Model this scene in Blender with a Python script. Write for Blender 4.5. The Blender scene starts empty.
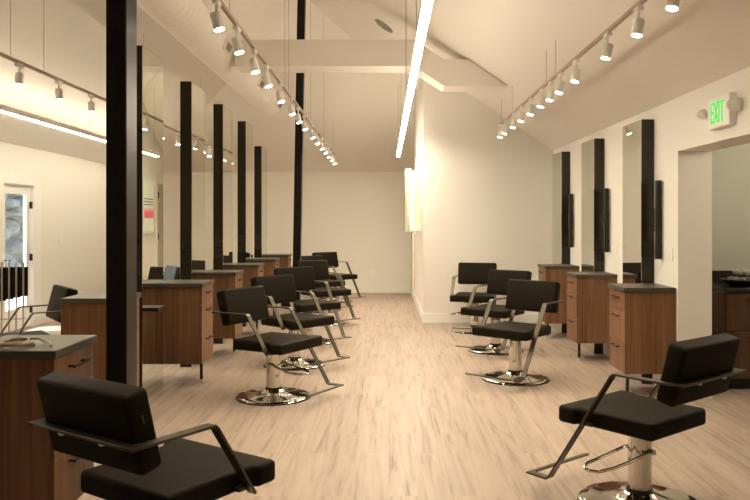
import bpy, bmesh, math, random
from mathutils import Vector, Matrix
random.seed(7)
S = bpy.context.scene
COL = S.collection
PI = math.pi
R = math.radians

# ------------------------------------------------------------------ materials
def new_mat(name):
    m = bpy.data.materials.new(name); m.use_nodes = True
    nt = m.node_tree
    return m, nt, nt.nodes['Principled BSDF']

def plain(name, col, rough=0.5, metal=0.0, spec=0.5, noise=0.0, bump=0.0, nscale=40.0):
    m, nt, b = new_mat(name)
    b.inputs['Base Color'].default_value = (*col, 1)
    b.inputs['Roughness'].default_value = rough
    b.inputs['Metallic'].default_value = metal
    b.inputs['Specular IOR Level'].default_value = spec
    if noise or bump:
        tc = nt.nodes.new('ShaderNodeTexCoord')
        n = nt.nodes.new('ShaderNodeTexNoise'); n.inputs['Scale'].default_value = nscale
        n.inputs['Detail'].default_value = 5
        nt.links.new(tc.outputs['Object'], n.inputs['Vector'])
        if noise:
            mx = nt.nodes.new('ShaderNodeMix'); mx.data_type = 'RGBA'
            mx.inputs['A'].default_value = (*[c * (1 - noise) for c in col], 1)
            mx.inputs['B'].default_value = (*[min(1, c * (1 + noise)) for c in col], 1)
            nt.links.new(n.outputs['Fac'], mx.inputs['Factor'])
            nt.links.new(mx.outputs['Result'], b.inputs['Base Color'])
        if bump:
            bp = nt.nodes.new('ShaderNodeBump'); bp.inputs['Strength'].default_value = bump
            bp.inputs['Distance'].default_value = 0.01
            nt.links.new(n.outputs['Fac'], bp.inputs['Height'])
            nt.links.new(bp.outputs['Normal'], b.inputs['Normal'])
    return m

def emissive(name, col, strength):
    m, nt, b = new_mat(name)
    b.inputs['Base Color'].default_value = (*col, 1)
    b.inputs['Emission Color'].default_value = (*col, 1)
    b.inputs['Emission Strength'].default_value = strength
    return m

def wood(name, dark, light, axis='Z', scale=1.0):
    """veneer with long grain along one axis, plus slow board-to-board variation"""
    m, nt, b = new_mat(name)
    L = nt.links.new
    tc = nt.nodes.new('ShaderNodeTexCoord')
    mp = nt.nodes.new('ShaderNodeMapping')
    sc = {'Z': (34, 34, 1.2), 'Y': (34, 1.2, 34), 'X': (1.2, 34, 34)}[axis]
    mp.inputs['Scale'].default_value = [s * scale for s in sc]
    oi = nt.nodes.new('ShaderNodeObjectInfo')
    ad = nt.nodes.new('ShaderNodeVectorMath'); ad.operation = 'ADD'
    cx = nt.nodes.new('ShaderNodeCombineXYZ')
    ml = nt.nodes.new('ShaderNodeMath'); ml.operation = 'MULTIPLY'; ml.inputs[1].default_value = 9
    L(oi.outputs['Random'], ml.inputs[0])
    for i in range(3): L(ml.outputs[0], cx.inputs[i])
    L(tc.outputs['Object'], ad.inputs[0]); L(cx.outputs[0], ad.inputs[1])
    L(ad.outputs[0], mp.inputs['Vector'])
    n1 = nt.nodes.new('ShaderNodeTexNoise'); n1.inputs['Scale'].default_value = 1.0
    n1.inputs['Detail'].default_value = 6; n1.inputs['Distortion'].default_value = 0.4
    L(mp.outputs[0], n1.inputs['Vector'])
    mp2 = nt.nodes.new('ShaderNodeMapping')
    sc2 = {'Z': (8, 8, .35), 'Y': (8, .35, 8), 'X': (.35, 8, 8)}[axis]
    mp2.inputs['Scale'].default_value = sc2
    L(ad.outputs[0], mp2.inputs['Vector'])
    n2 = nt.nodes.new('ShaderNodeTexNoise'); n2.inputs['Scale'].default_value = 1.0
    n2.inputs['Detail'].default_value = 3
    L(mp2.outputs[0], n2.inputs['Vector'])
    mm = nt.nodes.new('ShaderNodeMath'); mm.operation = 'MULTIPLY_ADD'
    mm.inputs[1].default_value = 0.55
    L(n1.outputs['Fac'], mm.inputs[0])
    m3 = nt.nodes.new('ShaderNodeMath'); m3.operation = 'MULTIPLY'; m3.inputs[1].default_value = 0.45
    L(n2.outputs['Fac'], m3.inputs[0]); L(m3.outputs[0], mm.inputs[2])
    cr = nt.nodes.new('ShaderNodeValToRGB')
    cr.color_ramp.elements[0].position = 0.34; cr.color_ramp.elements[0].color = (*dark, 1)
    cr.color_ramp.elements[1].position = 0.66; cr.color_ramp.elements[1].color = (*light, 1)
    L(mm.outputs[0], cr.inputs[0]); L(cr.outputs[0], b.inputs['Base Color'])
    b.inputs['Roughness'].default_value = 0.42; b.inputs['Specular IOR Level'].default_value = 0.3
    return m

def floor_mat():
    m, nt, b = new_mat('pale_oak_planks')
    L = nt.links.new
    tc = nt.nodes.new('ShaderNodeTexCoord')
    mp = nt.nodes.new('ShaderNodeMapping'); mp.inputs['Rotation'].default_value = (0, 0, R(90))
    L(tc.outputs['Object'], mp.inputs['Vector'])
    br = nt.nodes.new('ShaderNodeTexBrick')
    br.offset = 0.37; br.offset_frequency = 2
    br.inputs['Scale'].default_value = 1.0
    br.inputs['Brick Width'].default_value = 1.22; br.inputs['Row Height'].default_value = 0.18
    br.inputs['Mortar Size'].default_value = 0.0018; br.inputs['Mortar Smooth'].default_value = 0.3
    br.inputs['Bias'].default_value = 0.0
    br.inputs['Color1'].default_value = (0.0, 0.0, 0.0, 1); br.inputs['Color2'].default_value = (1, 1, 1, 1)
    br.inputs['Mortar'].default_value = (0.5, 0.5, 0.5, 1)
    L(mp.outputs[0], br.inputs['Vector'])
    # grain, shifted per plank
    cx = nt.nodes.new('ShaderNodeVectorMath'); cx.operation = 'MULTIPLY_ADD'
    cx.inputs[1].default_value = (7, 13, 0)
    L(br.outputs['Color'], cx.inputs[0]); L(tc.outputs['Object'], cx.inputs[2])
    mg = nt.nodes.new('ShaderNodeMapping'); mg.inputs['Scale'].default_value = (22, 1.1, 1)
    L(cx.outputs[0], mg.inputs['Vector'])
    n1 = nt.nodes.new('ShaderNodeTexNoise'); n1.inputs['Scale'].default_value = 1
    n1.inputs['Detail'].default_value = 7; n1.inputs['Roughness'].default_value = 0.6
    n1.inputs['Distortion'].default_value = 0.7
    L(mg.outputs[0], n1.inputs['Vector'])
    cr = nt.nodes.new('ShaderNodeValToRGB')
    e = cr.color_ramp.elements
    e[0].position = 0.26; e[0].color = (0.14, 0.10, 0.078, 1)
    e[1].position = 0.72; e[1].color = (0.385, 0.31, 0.252, 1)
    x = e.new(0.43); x.color = (0.31, 0.243, 0.196, 1)
    x = e.new(0.55); x.color = (0.355, 0.285, 0.233, 1)
    L(n1.outputs['Fac'], cr.inputs[0])
    # plank tone
    mx = nt.nodes.new('ShaderNodeMix'); mx.data_type = 'RGBA'; mx.blend_type = 'MULTIPLY'
    mx.inputs['Factor'].default_value = 1.0
    cr2 = nt.nodes.new('ShaderNodeValToRGB')
    cr2.color_ramp.elements[0].color = (0.90, 0.895, 0.89, 1); cr2.color_ramp.elements[1].color = (1, 1, 1, 1)
    L(br.outputs['Color'], cr2.inputs[0])
    L(cr.outputs[0], mx.inputs['A']); L(cr2.outputs[0], mx.inputs['B'])
    m2 = nt.nodes.new('ShaderNodeMix'); m2.data_type = 'RGBA'
    m2.inputs['B'].default_value = (0.30, 0.24, 0.20, 1)
    L(br.outputs['Fac'], m2.inputs['Factor']); L(mx.outputs['Result'], m2.inputs['A'])
    L(m2.outputs['Result'], b.inputs['Base Color'])
    b.inputs['Roughness'].default_value = 0.45
    b.inputs['Specular IOR Level'].default_value = 0.35
    return m

def glass_mat():
    m = bpy.data.materials.new('clear_glass'); m.use_nodes = True
    nt = m.node_tree; nt.nodes.clear()
    o = nt.nodes.new('ShaderNodeOutputMaterial')
    t = nt.nodes.new('ShaderNodeBsdfTransparent'); t.inputs[0].default_value = (0.93, 0.96, 0.95, 1)
    g = nt.nodes.new('ShaderNodeBsdfGlossy'); g.inputs['Roughness'].default_value = 0.02
    mx = nt.nodes.new('ShaderNodeMixShader'); mx.inputs[0].default_value = 0.06
    nt.links.new(t.outputs[0], mx.inputs[1]); nt.links.new(g.outputs[0], mx.inputs[2])
    nt.links.new(mx.outputs[0], o.inputs[0])
    return m

def poster_mat():
    m, nt, b = new_mat('poster_print')
    L = nt.links.new
    tc = nt.nodes.new('ShaderNodeTexCoord')
    sp = nt.nodes.new('ShaderNodeSeparateXYZ'); L(tc.outputs['Generated'], sp.inputs[0])
    cr = nt.nodes.new('ShaderNodeValToRGB'); cr.color_ramp.interpolation = 'CONSTANT'
    e = cr.color_ramp.elements
    e[0].position = 0; e[0].color = (0.62, 0.68, 0.5, 1)
    e[1].position = 0.26; e[1].color = (0.75, 0.10, 0.16, 1)
    for p, c in ((0.40, (0.8, 0.35, 0.36)), (0.46, (0.66, 0.72, 0.55)), (0.52, (0.06, 0.06, 0.06)), (0.54, (0.66, 0.72, 0.55)), (0.58, (0.06, 0.06, 0.06)), (0.60, (0.66, 0.72, 0.55)),
                 (0.64, (0.06, 0.06, 0.06)), (0.66, (0.70, 0.76, 0.58))):
        x = e.new(p); x.color = (*c, 1)
    L(sp.outputs['Z'], cr.inputs[0]); L(cr.outputs[0], b.inputs['Base Color'])
    L(cr.outputs[0], b.inputs['Emission Color']); b.inputs['Emission Strength'].default_value = 0.15
    return m

M = dict(
    wall=plain('warm_white_paint', (0.83, 0.80, 0.745), 0.75, noise=0.012, nscale=3, bump=0.02),
    ceiling=plain('ceiling_paint', (0.82, 0.775, 0.72), 0.8, noise=0.012, nscale=2),
    alcove=plain('dimmed_white_paint', (0.40, 0.40, 0.345), 0.8, noise=0.01, nscale=3),  # white wall paint darkened in the colour for the alcove's dim light
    trim=plain('white_gloss_trim', (0.86, 0.845, 0.80), 0.4),
    floor=floor_mat(),
    black=plain('black_powder_coat', (0.011, 0.009, 0.006), 0.4, spec=0.35),
    steel_black=plain('black_steel_post_paint', (0.012, 0.0095, 0.0055), 0.34, spec=0.16),
    gloss=plain('black_gloss_edge', (0.020, 0.0165, 0.008), 0.16, spec=0.35),
    vinyl=plain('black_brown_vinyl', (0.0105, 0.0080, 0.0038), 0.58, spec=0.08, noise=0.1, bump=0.03, nscale=60),
    bar=plain('gunmetal_bar', (0.075, 0.064, 0.046), 0.36, metal=0.7),
    chrome=plain('polished_chrome', (0.66, 0.63, 0.58), 0.08, metal=1.0),
    brushed=plain('brushed_steel', (0.55, 0.52, 0.47), 0.35, metal=1.0),
    wood=wood('walnut_veneer', (0.120, 0.056, 0.027), (0.265, 0.132, 0.067)),
    counterwood=wood('dark_walnut_veneer', (0.06, 0.027, 0.012), (0.11, 0.054, 0.027)),
    top=plain('taupe_laminate', (0.078, 0.069, 0.052), 0.38, spec=0.22, noise=0.05, nscale=6),
    blackstone=plain('black_countertop', (0.02, 0.018, 0.014), 0.25, noise=0.2, nscale=80),
    mirror=plain('silvered_mirror', (0.76, 0.77, 0.70), 0.004, metal=1.0),
    white=plain('white_plastic', (0.85, 0.83, 0.79), 0.4),
    duct=plain('white_fabric_duct', (0.83, 0.775, 0.715), 0.85, noise=0.02, nscale=8),
    boxduct=plain('painted_duct_metal', (0.80, 0.745, 0.685), 0.6, noise=0.01, nscale=5),
    grey=plain('grey_grille', (0.30, 0.27, 0.23), 0.6),
    rail=plain('track_rail_paint', (0.40, 0.31, 0.25), 0.5),
    wire=plain('steel_wire', (0.30, 0.27, 0.23), 0.5, metal=0.4),
    lens=emissive('lit_lens', (1.0, 0.89, 0.72), 26),
    led=emissive('linear_led_diffuser', (1.0, 0.88, 0.67), 60),
    led_side=emissive('side_led_diffuser', (1.0, 0.90, 0.68), 24),
    led2=emissive('thin_led_line', (1.0, 0.96, 0.82), 3),
    uplight=emissive('uplight_strip', (0.98, 1.0, 0.60), 3.5),
    lamp_panel=plain('cream_lamp_panel', (0.81, 0.81, 0.64), 0.5),
    exitgreen=emissive('exit_green', (0.002, 0.42, 0.055), 0.75),
    glass=glass_mat(),
    poster=poster_mat(),
    towel=plain('white_towel', (0.80, 0.76, 0.71), 0.95, bump=0.4, nscale=90),
    rock=plain('blue_grey_rock', (0.33, 0.295, 0.245), 0.9, noise=0.75, bump=1.0, nscale=5.0),
    ground=plain('pale_concrete', (0.60, 0.59, 0.56), 0.9, noise=0.08, nscale=3),
    sheen_sheet=plain('blue_grey_sheen', (0.085, 0.125, 0.15), 0.6),  # bluish daylight on the vinyl, put into the colour
    doortan=plain('tan_door_paint', (0.47, 0.41, 0.33), 0.5),
    cord=plain('cream_cord', (0.62, 0.55, 0.43), 0.5),
    leaf=plain('shrub_green', (0.10, 0.16, 0.06), 0.8, noise=0.5, nscale=9),
)

# ------------------------------------------------------------------ mesh helpers
def box(bm, x0, x1, y0, y1, z0, z1, bev=0.0, seg=1, mtx=None):
    b = bmesh.new()
    bmesh.ops.create_cube(b, size=1)
    for v in b.verts:
        v.co = Vector(((x0 + x1) / 2 + v.co.x * (x1 - x0), (y0 + y1) / 2 + v.co.y * (y1 - y0), (z0 + z1) / 2 + v.co.z * (z1 - z0)))
    if bev: bmesh.ops.bevel(b, geom=b.edges[:], offset=bev, segments=seg, affect='EDGES', profile=0.5)
    join(bm, b, mtx); return bm

def join(bm, b, mtx=None):
    if mtx is not None: bmesh.ops.transform(b, matrix=mtx, verts=b.verts)
    me = bpy.data.meshes.new('tmp'); b.to_mesh(me); b.free()
    bm.from_mesh(me); bpy.data.meshes.remove(me)

def prism(bm, pts, z0, z1, bev=0, seg=1, mtx=None):
    b = bmesh.new()
    lo = [b.verts.new((p[0], p[1], z0)) for p in pts]; hi = [b.verts.new((p[0], p[1], z1)) for p in pts]
    b.faces.new(lo[::-1]); b.faces.new(hi)
    n = len(pts)
    for i in range(n): b.faces.new((lo[i], lo[(i + 1) % n], hi[(i + 1) % n], hi[i]))
    bmesh.ops.recalc_face_normals(b, faces=b.faces)
    if bev: bmesh.ops.bevel(b, geom=b.edges[:], offset=bev, segments=seg, affect='EDGES', profile=0.5)
    join(bm, b, mtx); return bm

def lathe(bm, prof, n=40, mtx=None):
    b = bmesh.new(); rings = []
    for r, z in prof:
        if r < 1e-6: rings.append([b.verts.new((0, 0, z))])
        else: rings.append([b.verts.new((r * math.cos(2 * PI * i / n), r * math.sin(2 * PI * i / n), z)) for i in range(n)])
    for a, c in zip(rings, rings[1:]):
        for i in range(n):
            j = (i + 1) % n
            if len(a) == 1 and len(c) == 1: continue
            if len(a) == 1: b.faces.new((a[0], c[i], c[j]))
            elif len(c) == 1: b.faces.new((a[i], a[j], c[0]))
            else: b.faces.new((a[i], a[j], c[j], c[i]))
    if len(rings[0]) > 1: b.faces.new(rings[0][::-1])
    if len(rings[-1]) > 1: b.faces.new(rings[-1])
    bmesh.ops.recalc_face_normals(b, faces=b.faces)
    join(bm, b, mtx); return bm

def tube(bm, pts, r, n=8, closed=False):
    pts = [Vector(p) for p in pts]; rings = []; b = bmesh.new(); N = len(pts)
    up0 = None
    for i, p in enumerate(pts):
        if closed: t = (pts[(i + 1) % N] - pts[i - 1]).normalized()
        else: t = (pts[min(i + 1, N - 1)] - pts[max(i - 1, 0)]).normalized()
        if up0 is None or abs(up0.dot(t)) > 0.98: up0 = Vector((0, 0, 1)) if abs(t.z) < 0.9 else Vector((1, 0, 0))
        u = (up0 - t * up0.dot(t)).normalized(); up0 = u; w = t.cross(u)
        rings.append([b.verts.new(p + (u * math.cos(2 * PI * k / n) + w * math.sin(2 * PI * k / n)) * r) for k in range(n)])
    pr = list(zip(rings, rings[1:])) + ([(rings[-1], rings[0])] if closed else [])
    for a, c in pr:
        for k in range(n): b.faces.new((a[k], a[(k + 1) % n], c[(k + 1) % n], c[k]))
    if not closed: b.faces.new(rings[0][::-1]); b.faces.new(rings[-1])
    bmesh.ops.recalc_face_normals(b, faces=b.faces)
    join(bm, b); return bm

def ribbon(bm, pts, y, w, t, bev=0.002):
    """flat bar: polyline in x-z, thickness t, width w centred on y"""
    P = [Vector((p[0], p[1])) for p in pts]; off = []
    for i, p in enumerate(P):
        d0 = (P[i] - P[i - 1]).normalized() if i else (P[1] - P[0]).normalized()
        d1 = (P[i + 1] - P[i]).normalized() if i < len(P) - 1 else d0
        n0 = Vector((-d0.y, d0.x)); n1 = Vector((-d1.y, d1.x)); nm = (n0 + n1).normalized()
        off.append(nm * (t / 2) / max(0.4, nm.dot(n0)))
    outl = [p + o for p, o in zip(P, off)] + [p - o for p, o in list(zip(P, off))[::-1]]
    b = bmesh.new()
    A = [b.verts.new((q.x, y - w / 2, q.y)) for q in outl]; B = [b.verts.new((q.x, y + w / 2, q.y)) for q in outl]
    n = len(P)
    for i in range(n - 1):
        j = 2 * n - 1 - i
        b.faces.new((A[i], A[i + 1], A[j - 1], A[j])); b.faces.new((B[i], B[j], B[j - 1], B[i + 1]))
    m = 2 * n
    for i in range(m): b.faces.new((A[i], B[i], B[(i + 1) % m], A[(i + 1) % m]))
    bmesh.ops.recalc_face_normals(b, faces=b.faces)
    join(bm, b); return bm

def obj(name, bm, mat, parent=None, smooth=False, angle=40, loc=None):
    me = bpy.data.meshes.new(name); bm.to_mesh(me); bm.free()
    me.materials.append(mat)
    if smooth:
        for p in me.polygons: p.use_smooth = True
        me.set_sharp_from_angle(angle=R(angle))
    o = bpy.data.objects.new(name, me); COL.objects.link(o)
    if loc is not None: o.location = loc
    if parent is not None: o.parent = parent
    return o

def NB(): return bmesh.new()
def B(*a, **k): return box(NB(), *a, **k)

def thing(name, label, cat, loc=(0, 0, 0), rz=0.0, group=None):
    o = bpy.data.objects.new(name, None); COL.objects.link(o)
    o.empty_display_size = 0.1
    o.location = loc; o.rotation_euler = (0, 0, rz)
    o['label'] = label; o['category'] = cat
    if group: o['group'] = group
    return o

def tag(o, label, cat, group=None):
    o['label'] = label; o['category'] = cat
    if group: o['group'] = group
    return o

def struct(name, bm, mat, parent=None, **k):
    o = obj(name, bm, mat, parent, **k)
    if parent is None: o['kind'] = 'structure'
    return o

def dup(root, loc, rz, label, group=None):
    r = root.copy(); COL.objects.link(r); r.location = loc; r.rotation_euler = (0, 0, rz)
    r['label'] = label
    if group: r['group'] = group
    for ch in list(root.children):
        c = ch.copy(); COL.objects.link(c); c.parent = r
        for g in list(ch.children):
            d = g.copy(); COL.objects.link(d); d.parent = c
    return r

def rot_to(v):
    return Vector((0, 0, 1)).rotation_difference(Vector(v).normalized()).to_matrix().to_4x4()

# ------------------------------------------------------------------ camera
cam = bpy.data.cameras.new('camera'); co = bpy.data.objects.new('camera', cam); COL.objects.link(co)
co.location = (0, 0, 1.5); co.rotation_euler = (R(90), 0, 0)
cam.sensor_width = 36; cam.lens = 36
cam.shift_x = -10.5 / 750; cam.shift_y = -27.5 / 750
cam.clip_start = 0.05
S.camera = co

# ------------------------------------------------------------------ the room
XL, XR, YB, YF = -5.1, 2.5, 15.96, -2.5
EAVE, RX, PITCH = 2.57, -1.3, 0.68
def roof_h(x): return EAVE + PITCH * (XR - x if x > RX else x - XL)
def roof(x, y): return min(roof_h(x), EAVE + PITCH * (YB - y))
APY = YB - (XR - RX); APZ = EAVE + PITCH * (XR - RX)
OP0, OP1, OPH, JT = 3.1, 6.41, 2.11, 0.29     # opening in the right wall
PX, PY = 0.565, 11.19                         # inner partition block
AX, AY = 5.3, 7.35                            # alcove

struct('floor', B(XL - 0.3, AX, YF - 0.2, YB + 0.2, -0.1, 0), M['floor'])

def ceiling():
    bm = NB()
    a = bm.verts.new((XR + JT, YF, EAVE - PITCH * 0)); b = bm.verts.new((XR, YB, EAVE)); c = bm.verts.new((RX, APY, APZ)); d = bm.verts.new((RX, YF, APZ))
    a.co = (XR, YF, EAVE)
    e = bm.verts.new((XL, YF, EAVE)); f = bm.verts.new((XL, YB, EAVE))
    bm.faces.new((a, b, c, d)); bm.faces.new((d, c, f, e)); bm.faces.new((b, f, c))
    r = bmesh.ops.extrude_face_region(bm, geom=bm.faces[:])
    for v in r['geom']:
        if isinstance(v, bmesh.types.BMVert): v.co.z += 0.12
    bmesh.ops.recalc_face_normals(bm, faces=bm.faces)
    return bm
struct('ceiling', ceiling(), M['ceiling'])

def gable_wall(y0, y1):
    bm = NB()
    mt = Matrix(((1, 0, 0, 0), (0, 0, 1, 0), (0, 1, 0, 0), (0, 0, 0, 1)))
    prism(bm, [(XL, 0), (XR, 0), (XR, EAVE), (RX, APZ), (XL, EAVE)], y0, y1, mtx=mt)
    return bm
struct('wall_front', gable_wall(YF - 0.2, YF), M['wall'])
struct('wall_back', B(XL, XR, YB, YB + 0.2, 0, EAVE + 0.12), M['wall'])

# left outside wall, with the glass door's opening
DY0, DY1, DH = 9.96, 10.86, 2.06
wl = NB()
box(wl, XL - 0.09, XL, YF, DY0, 0, EAVE + .12); box(wl, XL - 0.09, XL, DY1, YB, 0, EAVE + .12); box(wl, XL - 0.09, XL, DY0, DY1, DH, EAVE + .12)
struct('wall_left', wl, M['wall'])
wr = NB()
box(wr, XR, XR + JT, YF, OP0, 0, EAVE + .12); box(wr, XR, XR + JT, OP1, YB, 0, EAVE + .12); box(wr, XR, XR + JT, OP0, OP1, OPH, EAVE + .12)
struct('wall_right', wr, M['wall'])
# inner partition, its top follows the roof
pt = NB()
mt = Matrix(((1, 0, 0, 0), (0, 0, 1, 0), (0, 1, 0, 0), (0, 0, 0, 1)))
prism(pt, [(PX, 0), (XR, 0), (XR, EAVE + .02), (PX, roof_h(PX) + .02)], PY, PY + 0.15, mtx=mt)
b = NB()
for (y, z) in ((PY + .15, 0), (YB, 0), (YB, EAVE + .02), (YB - (XR - PX), roof_h(PX) + .02), (PY + .15, roof_h(PX) + .02)):
    b.verts.new((PX, y, z))
b.faces.new(b.verts[:])
r = bmesh.ops.extrude_face_region(b, geom=b.faces[:])
for v in r['geom']:
    if isinstance(v, bmesh.types.BMVert): v.co.x += 0.15
bmesh.ops.recalc_face_normals(b, faces=b.faces)
join(pt, b)
struct('wall_inner', pt, M['wall'])
# alcove
wa = NB()
box(wa, XR + JT, AX, AY, AY + .15, 0, 2.6); box(wa, AX, AX + .15, 2.4, AY + .15, 0, 2.6); box(wa, XR + JT, AX, 2.4, 2.55, 0, 2.6)
struct('wall_alcove', wa, M['alcove'])
struct('ceiling_alcove', B(XR + JT, AX + .15, 2.4, AY + .15, 2.6, 2.7), M['ceiling'])

BB = 0.145
struct('baseboard_back', B(XL, PX, YB - .016, YB, 0, BB, bev=.003), M['trim'])
struct('baseboard_left', box(B(XL, XL + .016, YF, DY0 - .1, 0, BB, bev=.003), XL, XL + .016, DY1 + .1, YB - .016, 0, BB, bev=.003), M['trim'])
struct('baseboard_inner', box(B(PX - .016, PX, PY - .016, YB - .016, 0, BB, bev=.003), PX, XR - .016, PY - .016, PY, 0, BB, bev=.003), M['trim'])
struct('baseboard_right', box(box(B(XR - .016, XR, OP1, PY - .016, 0, BB, bev=.003), XR - .016, XR, YF, OP0, 0, BB, bev=.003), XR, XR + JT, OP1 - .016, OP1, 0, BB, bev=.003), M['trim'])

# glass door in the left wall
d = struct('door_1', box(box(box(B(XL - .075, XL - .03, DY0 + .04, DY0 + .16, 0.01, DH - .035), XL - .075, XL - .03, DY1 - .15, DY1 - .04, 0.01, DH - .035),
           XL - .075, XL - .03, DY0 + .16, DY1 - .15, .01, .30), XL - .075, XL - .03, DY0 + .16, DY1 - .15, DH - .16, DH - .035), M['trim'])
gp = obj('pane', B(XL - .056, XL - .05, DY0 + .15, DY1 - .14, .29, DH - .15), M['glass'], d)
hb = NB()
for z in (0.25, 1.0, 1.75): box(hb, XL - .03, XL + .004, DY1 - .055, DY1 - .03, z - .05, z + .05)
obj('hinge', hb, M['black'], d)
obj('door_handle', box(B(XL - .03, XL + .03, DY0 + .075, DY0 + .10, .98, 1.0), XL + .02, XL + .035, DY0 + .075, DY0 + .20, .98, 1.0), M['brushed'], d)
tr = NB()
for y0, y1 in ((DY0 - .1, DY0 + .03), (DY1 - .03, DY1 + .20)): box(tr, XL - .1, XL + .02, y0, y1, 0, DH + .1, bev=.004)
box(tr, XL - .1, XL + .02, DY0 + .03, DY1 - .03, DH - .03, DH + .1, bev=.004)
struct('trim_1', tr, M['trim'])
# inner door on the partition side, seen in the mirrors
d2 = struct('door_2', B(PX - .03, PX - .003, 14.98, 15.80, .01, 2.27), M['doortan'])
hb = NB()
for z in (.3, 1.22, 2.05): box(hb, PX - .045, PX - .028, 15.00, 15.03, z - .06, z + .06)
obj('hinge', hb, M['black'], d2)
tr = NB()
for y0, y1 in ((14.86, 14.97), (15.81, 15.92)): box(tr, PX - .04, PX, y0, y1, 0.0, 2.38, bev=.004)
box(tr, PX - .04, PX, 14.97, 15.81, 2.28, 2.38, bev=.004)
struct('trim_2', tr, M['trim'])

# ------------------------------------------------------------------ outside the glass door
gr = obj('ground_outside', B(-13, XL - .09, 4, 26, -.12, -.02), M['ground']); gr['kind'] = 'structure'
def rock_bank():
    bm = NB(); rnd = random.Random(3); ny, nz = 140, 40
    cells = [(rnd.uniform(12.5, 25), rnd.uniform(-.1, 3.2), rnd.uniform(.35, .75)) for _ in range(120)]
    front = []
    for i in range(ny + 1):
        row = []
        for k in range(nz + 1):
            y = 12.8 + 12.0 * i / ny; z = -.05 + 3.0 * k / nz
            d = sorted(((y - c[0]) ** 2 + ((z - c[1]) * 1.25) ** 2) ** .5 / c[2] for c in cells)
            bulge = max(0.0, 1 - d[0] ** 2 * .7) * .55 * min(1, (d[1] - d[0]) * 3 + .05)
            x = -9.4 + bulge - z * .22 + rnd.uniform(-.012, .012)
            row.append(bm.verts.new((x, y, z)))
        front.append(row)
    for i in range(ny):
        for k in range(nz): bm.faces.new((front[i][k], front[i + 1][k], front[i + 1][k + 1], front[i][k + 1]))
    bmesh.ops.recalc_face_normals(bm, faces=bm.faces)
    r = bmesh.ops.extrude_face_region(bm, geom=bm.faces[:])
    for v in r['geom']:
        if isinstance(v, bmesh.types.BMVert): v.co.x = -11
    bmesh.ops.recalc_face_normals(bm, faces=bm.faces)
    return bm
rb_ = obj('rock_bank', rock_bank(), M['rock'], smooth=True, angle=60)
tag(rb_, 'blue grey stacked rock bank outside the glass door', 'rock bank')
bs = NB()
for i in range(42):
    a = random.uniform(13.2, 24); b_ = NB()
    bmesh.ops.create_icosphere(b_, subdivisions=2, radius=random.uniform(.28, .45))
    for v in b_.verts: v.co *= random.uniform(.8, 1.25)
    join(bs, b_, Matrix.Translation((-10.4 + random.uniform(-.2, .2), a, 3.30 + random.uniform(-.02, .2))))
sh = obj('shrubs', bs, M['leaf'], rb_); sh['kind'] = 'stuff'; sh['label'] = 'green shrubs on top of the bank'

# ------------------------------------------------------------------ posts, ducts, ceiling vent
def post(label, x0, x1, y0, y1, lean=0.0):
    t = thing('support_post', label, 'post', ((x0 + x1) / 2, (y0 + y1) / 2, 0))
    w, dp = (x1 - x0) / 2, (y1 - y0) / 2
    h = APZ - .02 - PITCH * (w + abs(lean) * 6)
    bm = B(-w, w, -dp, dp, 0.012, h, bev=.008, seg=2)
    for v in bm.verts: v.co.x += lean * v.co.z
    obj('shaft', bm, M['steel_black'], t)
    obj('base_plate', B(-w - .03, w + .03, -dp - .03, dp + .03, 0, .012), M['steel_black'], t)
    return t
post('black steel post rising beside the nearest left cabinet', -1.352, -1.251, 3.62, 3.78)
post('black steel post in the distance near the fourth left chair, reaching the ridge', -1.47, -1.35, 11.74, 11.88, lean=0.018)

def round_duct():
    bm = NB(); n = 28; y = 0.2; rings = []
    while y < 13.85:
        r = .236 + .010 * abs(math.sin(y / 0.15 * PI))
        rings.append([bm.verts.new((r * math.cos(2 * PI * k / n), y, r * math.sin(2 * PI * k / n))) for k in range(n)])
        y += .025
    for a, c in zip(rings, rings[1:]):
        for k in range(n): bm.faces.new((a[k], a[(k + 1) % n], c[(k + 1) % n], c[k]))
    bm.faces.new(rings[0]); bm.faces.new(rings[-1][::-1])
    bmesh.ops.recalc_face_normals(bm, faces=bm.faces)
    return bm
DX, DZ = -2.15, 3.71
dt = thing('round_duct', 'long round ribbed white air duct running along the left ceiling', 'air duct', (DX, 0, DZ))
obj('duct_sleeve', round_duct(), M['duct'], dt, smooth=True)
for y in (6.6, 9.07, 11.5, 13.5):
    g = obj('register', B(-.06, .06, -.16, .16, 0, .03, bev=.004), M['boxduct'], dt)
    g.location = (.242 * math.cos(R(-20)), y, .242 * math.sin(R(-20))); g.rotation_euler = (0, R(90 + 20), 0)
    sl = NB()
    for k in range(8): box(sl, -.045, .045, -.12 + k * .031, -.108 + k * .031, .028, .036)
    obj('louvre', sl, M['grey'], g)

def box_duct():
    bm = NB(); y0, y1 = 9.43, 9.85
    sec = [(-1.895, 3.465, 3.80), (.36, 3.465, 3.80), (.74, 3.215, 3.55), (1.72, 3.215, 3.55)]
    rows = [[bm.verts.new((x, y, z)) for (y, z) in ((y0, a), (y1, a), (y1, c), (y0, c))] for x, a, c in sec]
    rows[3][3].co = (1.045, y0, 3.55); rows[3][2].co = (1.045, y1, 3.55)
    rows[3][0].co.x = 1.535; rows[3][1].co.x = 1.535
    for a, c in zip(rows, rows[1:]):
        for k in range(4): bm.faces.new((a[k], a[(k + 1) % 4], c[(k + 1) % 4], c[k]))
    bm.faces.new(rows[0][::-1]); bm.faces.new(rows[-1])
    bmesh.ops.recalc_face_normals(bm, faces=bm.faces)
    return bm
o = obj('cross_duct', box_duct(), M['boxduct']); tag(o, 'square white air duct crossing the ceiling, with a dropped step at its right end', 'air duct')

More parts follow.
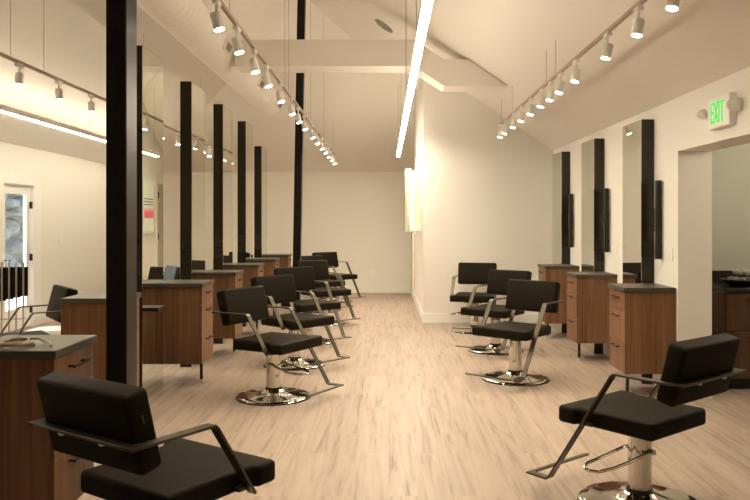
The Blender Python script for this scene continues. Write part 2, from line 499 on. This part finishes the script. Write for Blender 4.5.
vp = lathe(NB(), [(0, 0), (.15, 0), (.15, .012), (.11, .02), (.10, .012), (.06, .02), (.05, .012), (0, .016)], 32)
nrm = Vector((-PITCH, 0, -1)).normalized()
v = obj('ceiling_vent', vp, M['grey'], smooth=True)
v.location = (-.02, 10.6, roof_h(-.02) - .002); v.rotation_euler = rot_to(nrm).to_euler()
tag(v, 'round grey vent on the sloped ceiling above the far end of the light bar', 'ceiling vent')

# ------------------------------------------------------------------ lights
WARM = (1.0, 0.80, 0.55)
def wire(parent, x, y, z0):
    """suspension wire (local x,y) from local z0 to the roof"""
    wx = parent.location.x + x
    L = roof(wx, y) - parent.location.z - .006
    obj('suspension_wire', tube(NB(), [(x, y, z0), (x, y, L)], .0022, 5), M['wire'], parent)
    return L

def linear_light(x, y0, y1, z, label, wires, up=None):
    t = thing('linear_light', label, 'hanging light', (x, 0, z))
    obj('housing', B(-.03, .03, y0, y1, .006, .075, bev=.002), M['white'], t)
    obj('diffuser', B(-.027, .027, y0 + .01, y1 - .01, -.004, .0065), M['led'] if x > 0 else M['led_side'], t)
    if up: obj('added_top_glow', B(-.024, .024, y0 + .01, y1 - .01, .0735, .0765), up, t)  # glow added on top of the bar to brighten the ceiling
    for y in wires: wire(t, 0, y, .07)
    return t
linear_light(.236, 3.9, 14.0, 2.73, 'long glowing white light bar hanging over the middle of the aisle', (5.7, 8.5, 8.75, 11.4, 13.8), emissive('added_upglow', (1.0, .86, .64), 12))
linear_light(-4.26, 3.9, 13.9, 2.73, 'glowing light bar hanging near the far left wall above the glass door', (5.2, 5.75, 8.0, 10.8, 13.7), emissive('added_side_upglow', (1.0, .88, .66), 9))

def spot_head(parent_name, label, group):
    t = thing('track_spotlight', label, 'spotlight', (0, 0, 0), 0, group)
    obj('adapter', B(-.018, .018, -.05, .05, -.03, 0, bev=.004), M['white'], t)
    obj('stem', tube(NB(), [(0, 0, -.03), (0, 0, -.075)], .009, 10), M['white'], t, smooth=True)
    return t
HEADS = {}
def head_meshes():
    h = lathe(NB(), [(0, .038), (.030, .038), (.033, .034), (.033, -.063), (.031, -.066), (.028, -.060), (0, -.058)], 24)
    l = lathe(NB(), [(0, -.0605), (.0305, -.0605), (.0305, -.0665), (0, -.0665)], 24)
    return h, l
hm, lm = head_meshes()
hme = obj('can', hm, M['white'], smooth=True).data; lme = obj('lens', lm, M['lens']).data
for n in ('can', 'lens'): bpy.data.objects.remove(bpy.data.objects[n])
spot_data = {}
def spot_light(power, size):
    k = (power, size)
    if k not in spot_data:
        L = bpy.data.lights.new('spot_lamp', 'SPOT'); L.energy = power; L.color = WARM
        L.spot_size = R(size); L.spot_blend = 1.0; L.shadow_soft_size = .045
        spot_data[k] = L
    return spot_data[k]
proto = None
def place_head(x, y, z, tilt, label, group, power, size=108):
    global proto
    if proto is None: proto = spot_head('x', label, group); t = proto; t.location = (x, y, z)
    else: t = dup_head(proto, (x, y, z), label, group)
    aim = Vector((tilt[0], tilt[1], -1)).normalized()
    q = rot_to(-aim)
    can = bpy.data.objects.new('can', hme); COL.objects.link(can); can.parent = t
    can.location = (0, 0, -.115); can.rotation_euler = q.to_euler()
    ln = bpy.data.objects.new('lens', lme); COL.objects.link(ln); ln.parent = can
    lo = bpy.data.objects.new('spot_lamp', spot_light(power, size)); COL.objects.link(lo); lo.parent = can
    lo.location = (0, 0, -.07)
    return t
def dup_head(src, loc, label, group):
    r = src.copy(); COL.objects.link(r); r.location = loc; r['label'] = label; r['group'] = group
    for ch in src.children:
        if ch.name.split('.')[0] in ('adapter', 'stem'):
            c = ch.copy(); COL.objects.link(c); c.parent = r
    return r

ORD = ['', 'second ', 'third ', 'fourth ', 'fifth ', 'sixth ', 'seventh ', 'eighth ', 'ninth ', 'tenth ', 'eleventh ', 'twelfth ', 'thirteenth ', 'fourteenth ', 'fifteenth ', 'sixteenth ', 'seventeenth ', 'eighteenth ', 'nineteenth ', 'twentieth ']
def track(x, y0, y1, z, ys, where, tilts, power, wires, first_in_view, group):
    t = thing('lighting_track', 'thin white lighting track hanging %s' % where, 'lighting track', (x, 0, z))
    obj('rail', B(-.013, .013, y0, y1, 0.0, .028, bev=.003), M['rail'], t)
    for y in wires: wire(t, 0, y, .03)
    seen = 0
    for i, y in enumerate(ys):
        if y < first_in_view:
            lab = 'white spotlight on the track %s, beyond the picture edge' % where
        else:
            n = len([q for q in ys if q >= first_in_view]); k = seen
            if k < n - 1:
                lab = 'white spotlight on the track %s, %sfrom the camera end' % (where, ORD[k] if k else 'nearest ')
                if k == 0: lab = 'white spotlight on the track %s, nearest to the camera' % where
            else:
                lab = 'white spotlight at the far end of the track %s' % where
            seen += 1
        place_head(x, y, z, tilts[i % len(tilts)], lab, group, power * (1.7 if y > 10.6 else 1))
    return t
P = 25
LT = [(.28, -.10), (.22, -.15), (.32, -.05), (.24, -.18), (.28, -.08)]
RT = [(-.22, -.10), (-.26, -.16), (-.20, -.10), (-.24, -.06)]
track(-1.02, 1.0, 15.1, 2.842, [1.4, 2.3, 3.15, 3.85, 4.53, 5.15, 5.82, 6.42, 7.25, 8.08, 8.75, 9.4, 10.35, 11.1, 11.9, 12.6, 13.4, 14.1, 14.9], 'above the left chair row', LT, P,
      (2.2, 4.9, 7.6, 7.9, 10.2, 12.4, 14.6), 4.2, 'spotlights on the left track')
track(1.575, 1.0, 10.35, 2.842, [3.45, 4.09, 4.67, 5.32, 6.2, 6.75, 7.15, 7.55, 8.1, 8.65, 9.2, 9.85, 10.25], 'above the right chair row', RT, P * .9,
      (1.4, 4.0, 6.95, 7.35, 9.3, 10.2), 4.0, 'spotlights on the right track')
track(-3.1, 1.0, 15.0, 2.842, [4.7, 5.5, 6.35, 7.12, 7.9, 8.7, 9.5, 10.4, 11.2, 12.2, 13.2, 14.2], 'behind the mirrors', [(.1, -.1), (.2, -.15), (.05, -.2), (.15, -.1)], P * .5,
      (3.2, 6.2, 6.8, 9.6, 12.6, 14.4), 5.4, 'spotlights on the back bay track')

# ------------------------------------------------------------------ styling chair
def make_chair(label, group):
    t = thing('salon_chair', label, 'chair', (0, 0, 0), 0, group)
    base = lathe(NB(), [(.300, .008), (.316, .010), (.319, .013), (.314, .017), (.300, .022), (.26, .027), (.20, .034), (.15, .042), (.11, .052), (.080, .064), (.070, .072), (0, .072)], 64)
    bo = obj('base', base, M['chrome'], t, smooth=True, angle=35)
    obj('base_ring', lathe(NB(), [(.28, 0), (.322, 0), (.324, .005), (.321, .010), (.28, .010)], 64), M['black'], bo, smooth=True)
    obj('collar', lathe(NB(), [(0, .071), (.069, .071), (.069, .086), (.066, .09), (0, .09)], 32), M['black'], bo, smooth=True)
    col = lathe(NB(), [(0, .09), (.062, .09), (.062, .372), (.057, .379), (.03, .381), (.03, .405), (0, .405)], 32)
    obj('pump_column', col, M['chrome'], t, smooth=True, angle=35)
    lev = [(-.02, -.07, .292), (.04, -.078, .288), (.11, -.085, .268), (.20, -.09, .244), (.29, -.08, .232), (.345, -.03, .230), (.355, .015, .230), (.33, .055, .232), (.25, .075, .244), (.14, .08, .266), (.05, .078, .286), (-.02, .07, .292)]
    obj('pump_lever', tube(NB(), lev, .009, 8), M['chrome'], t, smooth=True)
    kn = tube(NB(), [(-.02, -.084, .292), (-.02, .084, .292)], .014, 12)
    obj('lever_pivot', kn, M['brushed'], t, smooth=True)
    obj('seat_plate', B(-.13, .13, -.12, .12, .40, .425, bev=.004), M['black'], t)
    # seat: wider tongue in front of the bars
    pts = [(-.235, -.262), (.190, -.262), (.205, -.297), (.312, -.297), (.312, .297), (.205, .297), (.190, .262), (-.235, .262)]
    sb = prism(NB(), pts, .425, .515, bev=.02, seg=4)
    obj('seat', sb, M['vinyl'], t, smooth=True, angle=50)
    # backrest: leaning cushion
    mtx = Matrix.Translation((-.333, 0, .772)) @ Matrix.Rotation(R(-14), 4, 'Y')
    bb = NB(); box(bb, -.05, .05, -.272, .272, -.152, .152, bev=.022, seg=4, mtx=mtx)
    bk = obj('backrest', bb, M['vinyl'], t, smooth=True, angle=50)
    # zip pull on the side, a small dark tab
    zz = NB(); box(zz, -.004, .004, -.2745, -.271, .03, .065, mtx=mtx)
    obj('zip_tab', zz, M['bar'], bk)
    yb = .292
    lb = ribbon(NB(), [(-.42, .735), (-.045, .735), (-.03, .722), (.365, .108), (.38, .10), (.515, .10)], yb, .045, .010)
    obj('arm', lb, M['bar'], t)
    rb = ribbon(NB(), [(-.42, .735), (-.045, .735), (-.03, .722), (.170, .418)], -yb, .045, .010)
    obj('arm', rb, M['bar'], t)
    cb = B(-.42, -.375, -.3145, .3145, .7295, .7405, bev=.002)
    cbo = obj('back_bar', cb, M['bar'], t)
    for y in (-.12, .12):
        bt = lathe(NB(), [(0, -.006), (.013, -.006), (.013, .004), (.007, .009), (0, .009)], 14, Matrix.Translation((-.398, y, .724)) @ Matrix.Rotation(PI, 4, 'Y'))
        obj('bolt', bt, M['brushed'], cbo)
    # footrest plate cantilevered from the left bar
    fb = B(.488, .516, -.235, .3145, .095, .105, bev=.002)
    obj('footrest', fb, M['bar'], t)
    # arm brackets to the seat sides
    for s in (-1, 1):
        obj('arm_bracket', B(.10, .165, min(s * .24, s * .29), max(s * .24, s * .29), .437, .452), M['bar'], t)
    return t
GR = 'salon chairs'
ch = make_chair('black salon chair at the front left corner, seen from behind beside the nearest cabinet', GR)
ch.location = (-.872, 3.03, 0); ch.rotation_euler.z = R(56)
chairs = [
    ((1.356, 4.0), 129, 76, 'black salon chair at the front right corner, its back turned to the alcove opening'),
    ((-.963, 6.45), -30, 5, 'black salon chair on chrome base, nearest of the receding left row'),
    ((-.96, 7.9), -42, 25, 'black salon chair in the left row, second of the receding line'),
    ((-.97, 9.38), -54, 30, 'black salon chair in the left row, third of the receding line'),
    ((-.92, 11.15), -54, 10, 'black salon chair in the left row, fourth of the receding line'),
    ((-1.1, 12.75), -50, 20, 'black salon chair in the left row, mostly hidden, second from the back wall'),
    ((-.95, 14.3), -50, 0, 'black salon chair in the left row, farthest and closest to the back wall'),
    ((1.246, 7.19), -130, 190, 'black salon chair in the right row, nearest of three by the wall cabinets'),
    ((1.29, 8.78), -127, 85, 'black salon chair in the right row, middle one of three'),
    ((1.23, 10.38), -104, -70, 'black salon chair in the right row, farthest, against the inner wall'),
    ((-3.18, 6.54), -144, 0, 'black salon chair in the far left bay, lit by the glass door'),
    ((-2.98, 9.4), -144, 0, 'black salon chair in the far left bay, glimpsed in the gap between mirrors'),
]
for (x, y), a, la, lab in chairs:
    c = dup(ch, (x, y, 0), R(a), lab, GR)
    for q in c.children:
        if q.name.split('.')[0] in ('pump_lever', 'lever_pivot'): q.rotation_euler.z = R(la)

def sheen_sheet(center, ang):  # sheet added on the backrest in place of bluish daylight sheen
    bm = NB(); mtx = Matrix.Translation((-.333, 0, .772)) @ Matrix.Rotation(R(-14), 4, 'Y')
    mt_ = mtx @ Matrix(((1, 0, 0, 0), (0, 0, 1, 0), (0, 1, 0, 0), (0, 0, 0, 1)))
    prism(bm, [(-.060, .05), (-.053, .05), (-.053, .155), (.053, .155), (.053, -.12), (.060, -.12), (.060, .160), (.052, .164), (-.052, .164), (-.060, .160)], -.20, .16, mtx=mt_)
    o = obj('backrest_sheen_sheet', bm, M['sheen_sheet']); o.location = (*center, 0); o.rotation_euler.z = R(ang)
    tag(o, 'blue grey sheet over a chair back, added for bluish daylight, seen between the mirrors', 'sheen_sheet')
sheen_sheet((-2.98, 9.4), -144)

# ------------------------------------------------------------------ cabinets
def make_cabinet(label, group, leg_y):
    """front faces +x at x=0, body runs to -x .435, near side y=0 .. .45"""
    t = thing('styling_cabinet', label, 'cabinet', (0, 0, 0), 0, group)
    D, W, z0, z1 = .435, .45, .197, .902
    obj('body', B(-D, -.019, 0, W, z0, z1, bev=.0015), M['wood'], t)
    tb = B(-D - .0, .012, -.012, W + .012, z1, z1 + .038, bev=.003)
    obj('top', tb, M['top'], t)
    zs = [(z0, z0 + .268), (z0 + .272, z0 + .538), (z0 + .542, z1 - .004)]
    for a, b_ in zs[::-1]:
        dr = obj('drawer', B(-.0175, 0, .002, W - .002, a, b_, bev=.0015), M['wood'], t)
        hz = b_ - .055
        hb = NB(); box(hb, .026, .036, W / 2 - .085, W / 2 + .085, hz - .006, hz + .006, bev=.002)
        for s in (-1, 1): box(hb, -.001, .03, W / 2 + s * .07 - .006, W / 2 + s * .07 + .006, hz - .005, hz + .005)
        obj('handle', hb, M['black'], dr)
    x, y = -.035, leg_y
    lg = obj('leg', B(x - .012, x + .012, y - .012, y + .012, .035, z0), M['black'], t)
    obj('foot', lathe(NB(), [(0, 0), (.017, 0), (.017, .008), (.007, .014), (.007, .036), (0, .036)], 14, Matrix.Translation((x, y, 0))), M['brushed'], lg, smooth=True)
    return t
GC = 'walnut styling cabinets'
cab = make_cabinet('walnut cabinet in the front left corner with a cord on its top', GC, .13)
cab.location = (-1.45, 3.28, 0)
LC = ['walnut cabinet in the left row, just past the mirror behind the near black post',
      'walnut cabinet in the left row, second after the near black post',
      'walnut cabinet in the left row, third after the near black post',
      'walnut cabinet in the left row, second from the back wall',
      'walnut cabinet in the left row, closest to the back wall']
for k in range(5): dup(cab, (-1.69, 6.9 + 1.52 * k, 0), 0, LC[k], GC)
dup(cab, (-1.965, 5.54, 0), 0, 'walnut cabinet mostly hidden behind the near black post', GC)
RC = ['walnut cabinet on the right wall, nearest, beside the alcove opening', 'walnut cabinet on the right wall, middle of three', 'walnut cabinet on the right wall, farthest, near the inner wall']
cab2 = make_cabinet(RC[0], GC, .405); cab2.location = (2.058, 6.895, 0); cab2.rotation_euler.z = PI
for k in (1, 2): dup(cab2, (2.065, 6.955 + 1.585 * k, 0), PI, RC[k], GC)

# coiled cord on the nearest cabinet top
pts = []
for i in range(60):
    a = i / 59 * 2 * PI * 2.4
    pts.append((-1.68 + (.085 - .0006 * i) * math.cos(a), 3.40 + (.055 + .0003 * i) * math.sin(a), .947 + .0003 * i))
pts += [(-1.60, 3.46, .966), (-1.53, 3.42, .948), (-1.50, 3.36, .947)]
o = obj('coiled_cord', tube(NB(), pts, .006, 6), M['cord'], smooth=True); tag(o, 'cream coiled cord lying on the nearest left cabinet', 'cord')

# ------------------------------------------------------------------ mirrors
def mirror_thing(label, x0, x1, y0, y1, h, faces, group):
    t = thing('styling_mirror', label, 'mirror', ((x0 + x1) / 2, y0, 0), 0, group)
    w = (x1 - x0) / 2; L = y1 - y0
    obj('frame', B(-w, w, 0, L, 0, h, bev=.002), M['gloss'], t)
    for s in faces:
        a, b_ = sorted((s * (w - .001), s * (w + .004)))
        obj('glass', B(a, b_, .006, L - .006, .004, h - .006), M['mirror'], t)
    op = NB()
    for z in (1.12, 1.26): box(op, -.038, .038, -.006, .002, z - .06, z + .06, bev=.002)
    obj('outlet_plate', op, M['black'], t)
    return t
GM = 'floor standing mirrors of the left row'
LM = ['tall black edged mirror right behind the near black post', 'tall black edged mirror standing free, second after the near post', 'tall black edged mirror standing free, third after the near post',
      'tall black edged mirror standing free, fourth after the near post', 'shorter black edged mirror, last of the left row']
hs = [2.965, 2.965, 2.965, 2.96, 2.74]
ys = [6.2, 7.78, 9.28, 10.80, 12.18]
for k in range(5):
    mr = mirror_thing(LM[k], -2.13, -2.014, ys[k], ys[k] + .59, hs[k], (1, -1), GM)
    if k == 0:
        obj('shelf', B(.05, .19, .0, .2, .765, .795, bev=.003), M['black'], mr)
GM2 = 'mirrors on the right wall'
RMY = [6.975, 8.56, 10.145]
RM = ['tall black edged mirror on the right wall, nearest, beside the alcove opening', 'tall black edged mirror on the right wall, middle of three', 'tall black edged mirror on the right wall, farthest, near the inner wall']
for k in range(3): mirror_thing(RM[k], 2.384, 2.499, RMY[k], RMY[k] + .56, 2.46, (-1,), GM2)

# tool rails and switches on the right wall
def tool_rail(y, label):
    t = thing('tool_rail', label, 'tool rail', (XR, y, 1.18), 0, 'tool rails beside the right mirrors')
    obj('back_plate', B(-.012, 0, -.035, .035, .0, .69, bev=.002), M['brushed'], t)
    obj('rail', B(-.062, -.016, -.02, .02, -.01, .70, bev=.003), M['black'], t)
    obj('holder', B(-.066, -.014, -.026, .026, .24, .45, bev=.004), M['black'], t)
    obj('bracket', box(B(-.022, -.01, -.015, .015, .10, .13), -.022, -.01, -.015, .015, .58, .61), M['black'], t)
for k, n in enumerate(('nearest mirror on the right wall', 'middle mirror on the right wall', 'farthest mirror on the right wall')):
    tool_rail(RMY[k] - .20, 'black vertical tool rail on the wall beside the %s' % n)

def plate(x, y, z, face, w, label, n=1, cat='switch', name='light_switch'):
    t = thing(name, label, cat, (x, y, z))
    if face == 'x': t.rotation_euler.z = 0; 
    elif face == 'y': t.rotation_euler.z = R(90)
    obj('cover_plate', B(-.007, 0, -w / 2, w / 2, -.058, .058, bev=.002), M['white'], t)
    for i in range(n):
        yc = (i - (n - 1) / 2) * .046
        if name == 'light_switch': obj('rocker', B(-.011, -.006, yc - .016, yc + .016, -.033, .033, bev=.002), M['trim'], t)
        else:
            q = NB()
            for z_ in (-.02, .02): box(q, -.0085, -.006, yc - .014, yc + .014, z_ - .014, z_ + .014, bev=.003)
            obj('socket', q, M['trim'], t)
    return t
plate(XR, 6.58, 1.22, 'x', .12, 'white double switch plate on the right wall next to the alcove corner', 2)
plate(XR, 8.1, 1.22, 'x', .075, 'white outlet plate on the right wall before the middle mirror', 1, 'outlet', 'wall_outlet')
plate(XR, 9.70, 1.22, 'x', .075, 'white outlet plate on the right wall before the farthest mirror', 1, 'outlet', 'wall_outlet')
plate(-.30, YB, .44, 'y', .075, 'white outlet plate low on the back wall', 1, 'outlet', 'wall_outlet')
plate(XL, 11.75, 1.2, 'x', .075, 'white switch plate on the left wall beside the glass door', 1).rotation_euler.z = PI
plate(2.96, AY, 1.24, 'y', .075, 'white switch plate on the alcove wall above the counter corner', 1)

# EXIT sign with two lamp heads
ex = thing('exit_sign', 'lit green EXIT sign with round lamp heads on the right wall', 'exit sign', (XR, 5.52, 2.315))
obj('housing', B(-.055, 0, -.185, .175, -.115, .115, bev=.008, seg=2), M['white'], ex)
def exit_text():
    bm = NB(); H = .155; w = .018; x = -.0575
    def bar(y0, z0, y1, z1, t=w):
        a = Vector((0, y0, z0)); b_ = Vector((0, y1, z1)); d_ = (b_ - a).normalized(); n = Vector((0, -d_.z, d_.y)) * t / 2
        vs = [bm.verts.new((x, p.y, p.z)) for p in (a + n, b_ + n, b_ - n, a - n)]
        f = bm.faces.new(vs); r = bmesh.ops.extrude_face_region(bm, geom=[f])
        for q in r['geom']:
            if isinstance(q, bmesh.types.BMVert): q.co.x += .004
    # seen from the room, text runs toward -y
    h = H / 2
    y = .120
    bar(y - w / 2, -h, y - w / 2, h)
    for z in (-h + w / 2, 0, h - w / 2): bar(y, z, y - .052, z)
    y = .056
    bar(y, -h, y - .056, h, .017); bar(y, h, y - .056, -h, .017)
    y = -.012
    bar(y - w / 2, -h, y - w / 2, h)
    y = -.042
    bar(y, h - w / 2, y - .062, h - w / 2); bar(y - .031, -h, y - .031, h)
    bmesh.ops.recalc_face_normals(bm, faces=bm.faces)
    return bm
obj('letters', exit_text(), M['exitgreen'], ex)
for yy, aim in ((-.27, (-.35, -.9, -.12)), (.225, (-.6, -.3, -.55))):
    a = obj('lamp_arm', B(-.045, -.005, min(yy, yy * .72), max(yy, yy * .72), -.03, .06, bev=.004), M['white'], ex)
    lh = obj('lamp_head', lathe(NB(), [(0, -.035), (.024, -.035), (.038, -.012), (.038, .015), (.033, .018), (.029, .012), (0, .014)], 24), M['white'], ex, smooth=True)
    lh.location = (-.075, yy, .012); lh.rotation_euler = rot_to(aim).to_euler()

# ------------------------------------------------------------------ lit wall lamp and poster on the inner partition
wl_ = thing('wall_lamp', 'tall cream light box glowing on the side of the inner wall', 'wall lamp', (PX, 12.35, 1.37))
obj('back_panel', B(-.13, 0, -.30, .30, 0, .96, bev=.004), M['lamp_panel'], wl_)
obj('light_line', B(-.145, -.13, -.29, .29, .01, .95), M['led2'], wl_)
fp = prism(NB(), [(-.145, -.28), (-.20, -.31), (-.235, -.27), (-.245, 0), (-.235, .27), (-.20, .31), (-.145, .28)], -.02, 1.0, bev=.006, seg=2)
obj('front_shade', fp, M['lamp_panel'], wl_, smooth=True)
obj('uplight_strip', B(-.10, -.04, -.26, .26, .955, .972), M['uplight'], wl_)
ps = thing('framed_poster', 'pale green framed poster with a red band, seen in the mirror', 'poster', (PX, 14.42, 1.28))
obj('frame', B(-.035, 0, -.33, .33, 0, 1.06, bev=.004), M['white'], ps)
obj('print', B(-.038, -.034, -.27, .27, .06, 1.0), M['poster'], ps)

# ------------------------------------------------------------------ alcove counter with towels
ct = thing('alcove_counter', 'dark walnut counter with black top in the right alcove', 'counter', (0, 0, 0))
outl = [(2.85, 6.98), (3.03, 6.72), (5.25, 6.72), (5.25, AY - .002), (2.85, AY - .002)]
obj('body', prism(NB(), outl, .10, .875, bev=.002), M['counterwood'], ct)
obj('countertop', prism(NB(), [(2.825, 6.965), (3.015, 6.69), (5.27, 6.69), (5.27, AY - .002), (2.825, AY - .002)], .875, .915, bev=.003), M['blackstone'], ct)
obj('backsplash', box(B(2.825, 5.27, AY - .022, AY - .002, .915, 1.03), 2.825, 2.845, 6.97, AY - .022, .915, 1.03), M['blackstone'], ct)
obj('toe_kick', prism(NB(), [(2.88, 7.02), (3.07, 6.78), (5.22, 6.78), (5.22, AY - .01), (2.88, AY - .01)], 0, .10), M['black'], ct)
for x in (3.05, 3.60, 4.15, 4.70):
    dd = obj('door', B(x, x + .535, 6.702, 6.719, .105, .52, bev=.0015), M['counterwood'], ct)
    obj('handle', B(x + .18, x + .35, 6.68, 6.703, .47, .482, bev=.002), M['black'], dd)
    dd = obj('drawer', B(x, x + .535, 6.702, 6.719, .53, .868, bev=.0015), M['counterwood'], ct)
    obj('handle', B(x + .18, x + .35, 6.68, 6.703, .81, .822, bev=.002), M['black'], dd)
bl = lathe(NB(), [(0, 0), (.12, 0), (.18, .03), (.215, .06), (.205, .062), (.17, .036), (.11, .012), (0, .012)], 36)
o = obj('towel_bowl', bl, M['black'], smooth=True, loc=(3.31, 6.91, .917)); tag(o, 'shallow black bowl of rolled towels on the alcove counter', 'bowl')
def towel():
    b_ = NB(); prev = None
    for i in range(34):
        a = i / 33 * 2 * PI * 2.2; r = .007 + .0006 * i
        cur = (b_.verts.new((r * math.cos(a), -.06, r * math.sin(a))), b_.verts.new((r * math.cos(a), .06, r * math.sin(a))))
        if prev: b_.faces.new((prev[0], prev[1], cur[1], cur[0]))
        prev = cur
    bmesh.ops.solidify(b_, geom=b_.faces[:], thickness=.005)
    return b_
tw = None
for dx, dz, a, w in ((-.11, .062, 8, 'leftmost of the lower layer'), (-.037, .055, -4, 'second from left in the lower layer'), (.037, .055, 5, 'third from left in the lower layer'), (.11, .062, -7, 'rightmost of the lower layer'),
                     (-.074, .125, -6, 'leftmost of the upper layer'), (0.0, .122, 3, 'middle of the upper layer'), (.074, .125, -3, 'rightmost of the upper layer')):
    if tw is None: tw = obj('rolled_towel', towel(), M['towel'], smooth=True, angle=60); o = tw
    else: o = tw.copy(); COL.objects.link(o)
    o.location = (3.31 + dx, 6.91, .918 + dz); o.rotation_euler = (0, 0, R(a))
    tag(o, 'white rolled towel in the black counter bowl, %s' % w, 'towel', 'rolled towels in the counter bowl')

# lamp added out of view to brighten the alcove
plp = bpy.data.lights.new('alcove_fill_bulb', 'POINT'); plp.energy = 26; plp.color = (1, .88, .68); plp.shadow_soft_size = .14
al = thing('alcove_fill_lamp', 'round flush lamp added out of view to brighten the alcove', 'ceiling lamp', (4.0, 5.9, 2.6))
obj('rim', lathe(NB(), [(0, 0), (.17, 0), (.17, -.05), (.15, -.055), (.15, -.03), (0, -.03)], 32), M['white'], al, smooth=True)
obj('diffuser', lathe(NB(), [(0, -.031), (.148, -.031), (.13, -.052), (0, -.058)], 32), emissive('alcove_fill_glow', (1.0, .90, .70), 5), al, smooth=True)

plo = bpy.data.objects.new('alcove_fill_bulb', plp); COL.objects.link(plo); plo.parent = al; plo.location = (0, 0, -.22)

# ------------------------------------------------------------------ black panel screen on steel posts (far left bay)
sc = thing('panel_screen', 'row of black panels on steel posts in front of the glass door', 'screen', (-5.02, 9.35, 0), R(-90))
for i in range(4):
    obj('panel', B(i * .082, i * .082 + .078, -.018, .018, .53 + .018 * i, .948, bev=.006), M['vinyl'], sc)
    obj('post', B(i * .082 + .024, i * .082 + .042, -.036, -.018, .012, 1.01, bev=.002), M['brushed'], sc)
    obj('post_foot', B(i * .082 + .003, i * .082 + .063, -.12, .06, 0, .012, bev=.002), M['brushed'], sc)
obj('rung', B(0, .31, -.034, -.020, .30, .312), M['brushed'], sc)
sc.rotation_euler.z = R(12); sc.location = (-4.775, 9.28, 0)

# ------------------------------------------------------------------ daylight outside and exposure
W = bpy.data.worlds.new('world'); S.world = W; W.use_nodes = True
nt = W.node_tree; bg = nt.nodes['Background']
sky = nt.nodes.new('ShaderNodeTexSky'); sky.sky_type = 'NISHITA'
sky.sun_elevation = R(52); sky.sun_rotation = R(-75); sky.sun_disc = False
sky.air_density = 1.0; sky.dust_density = 1.0
nt.links.new(sky.outputs[0], bg.inputs[0]); bg.inputs[1].default_value = 0.34
sun = bpy.data.lights.new('sun', 'SUN'); so = bpy.data.objects.new('sun', sun); COL.objects.link(so)
sun.energy = 9.0; sun.color = (1.0, .96, .88); sun.angle = R(.6)
dv = Vector((.50, .22, -1)).normalized()
so.rotation_euler = Vector((0, 0, -1)).rotation_difference(dv).to_euler()
so.location = (-9, 8, 7)

vs = S.view_settings
S.display_settings.display_device = 'sRGB'
vs.view_transform = 'Standard'; vs.look = 'None'; vs.exposure = 0.95; vs.gamma = 1.0; vs.use_curve_mapping = False
try:
    S.cycles.max_bounces = 10; S.cycles.diffuse_bounces = 6; S.cycles.glossy_bounces = 5
    S.cycles.use_denoising = True; S.cycles.sample_clamp_indirect = 6
    S.cycles.caustics_reflective = False; S.cycles.caustics_refractive = False
except Exception: pass
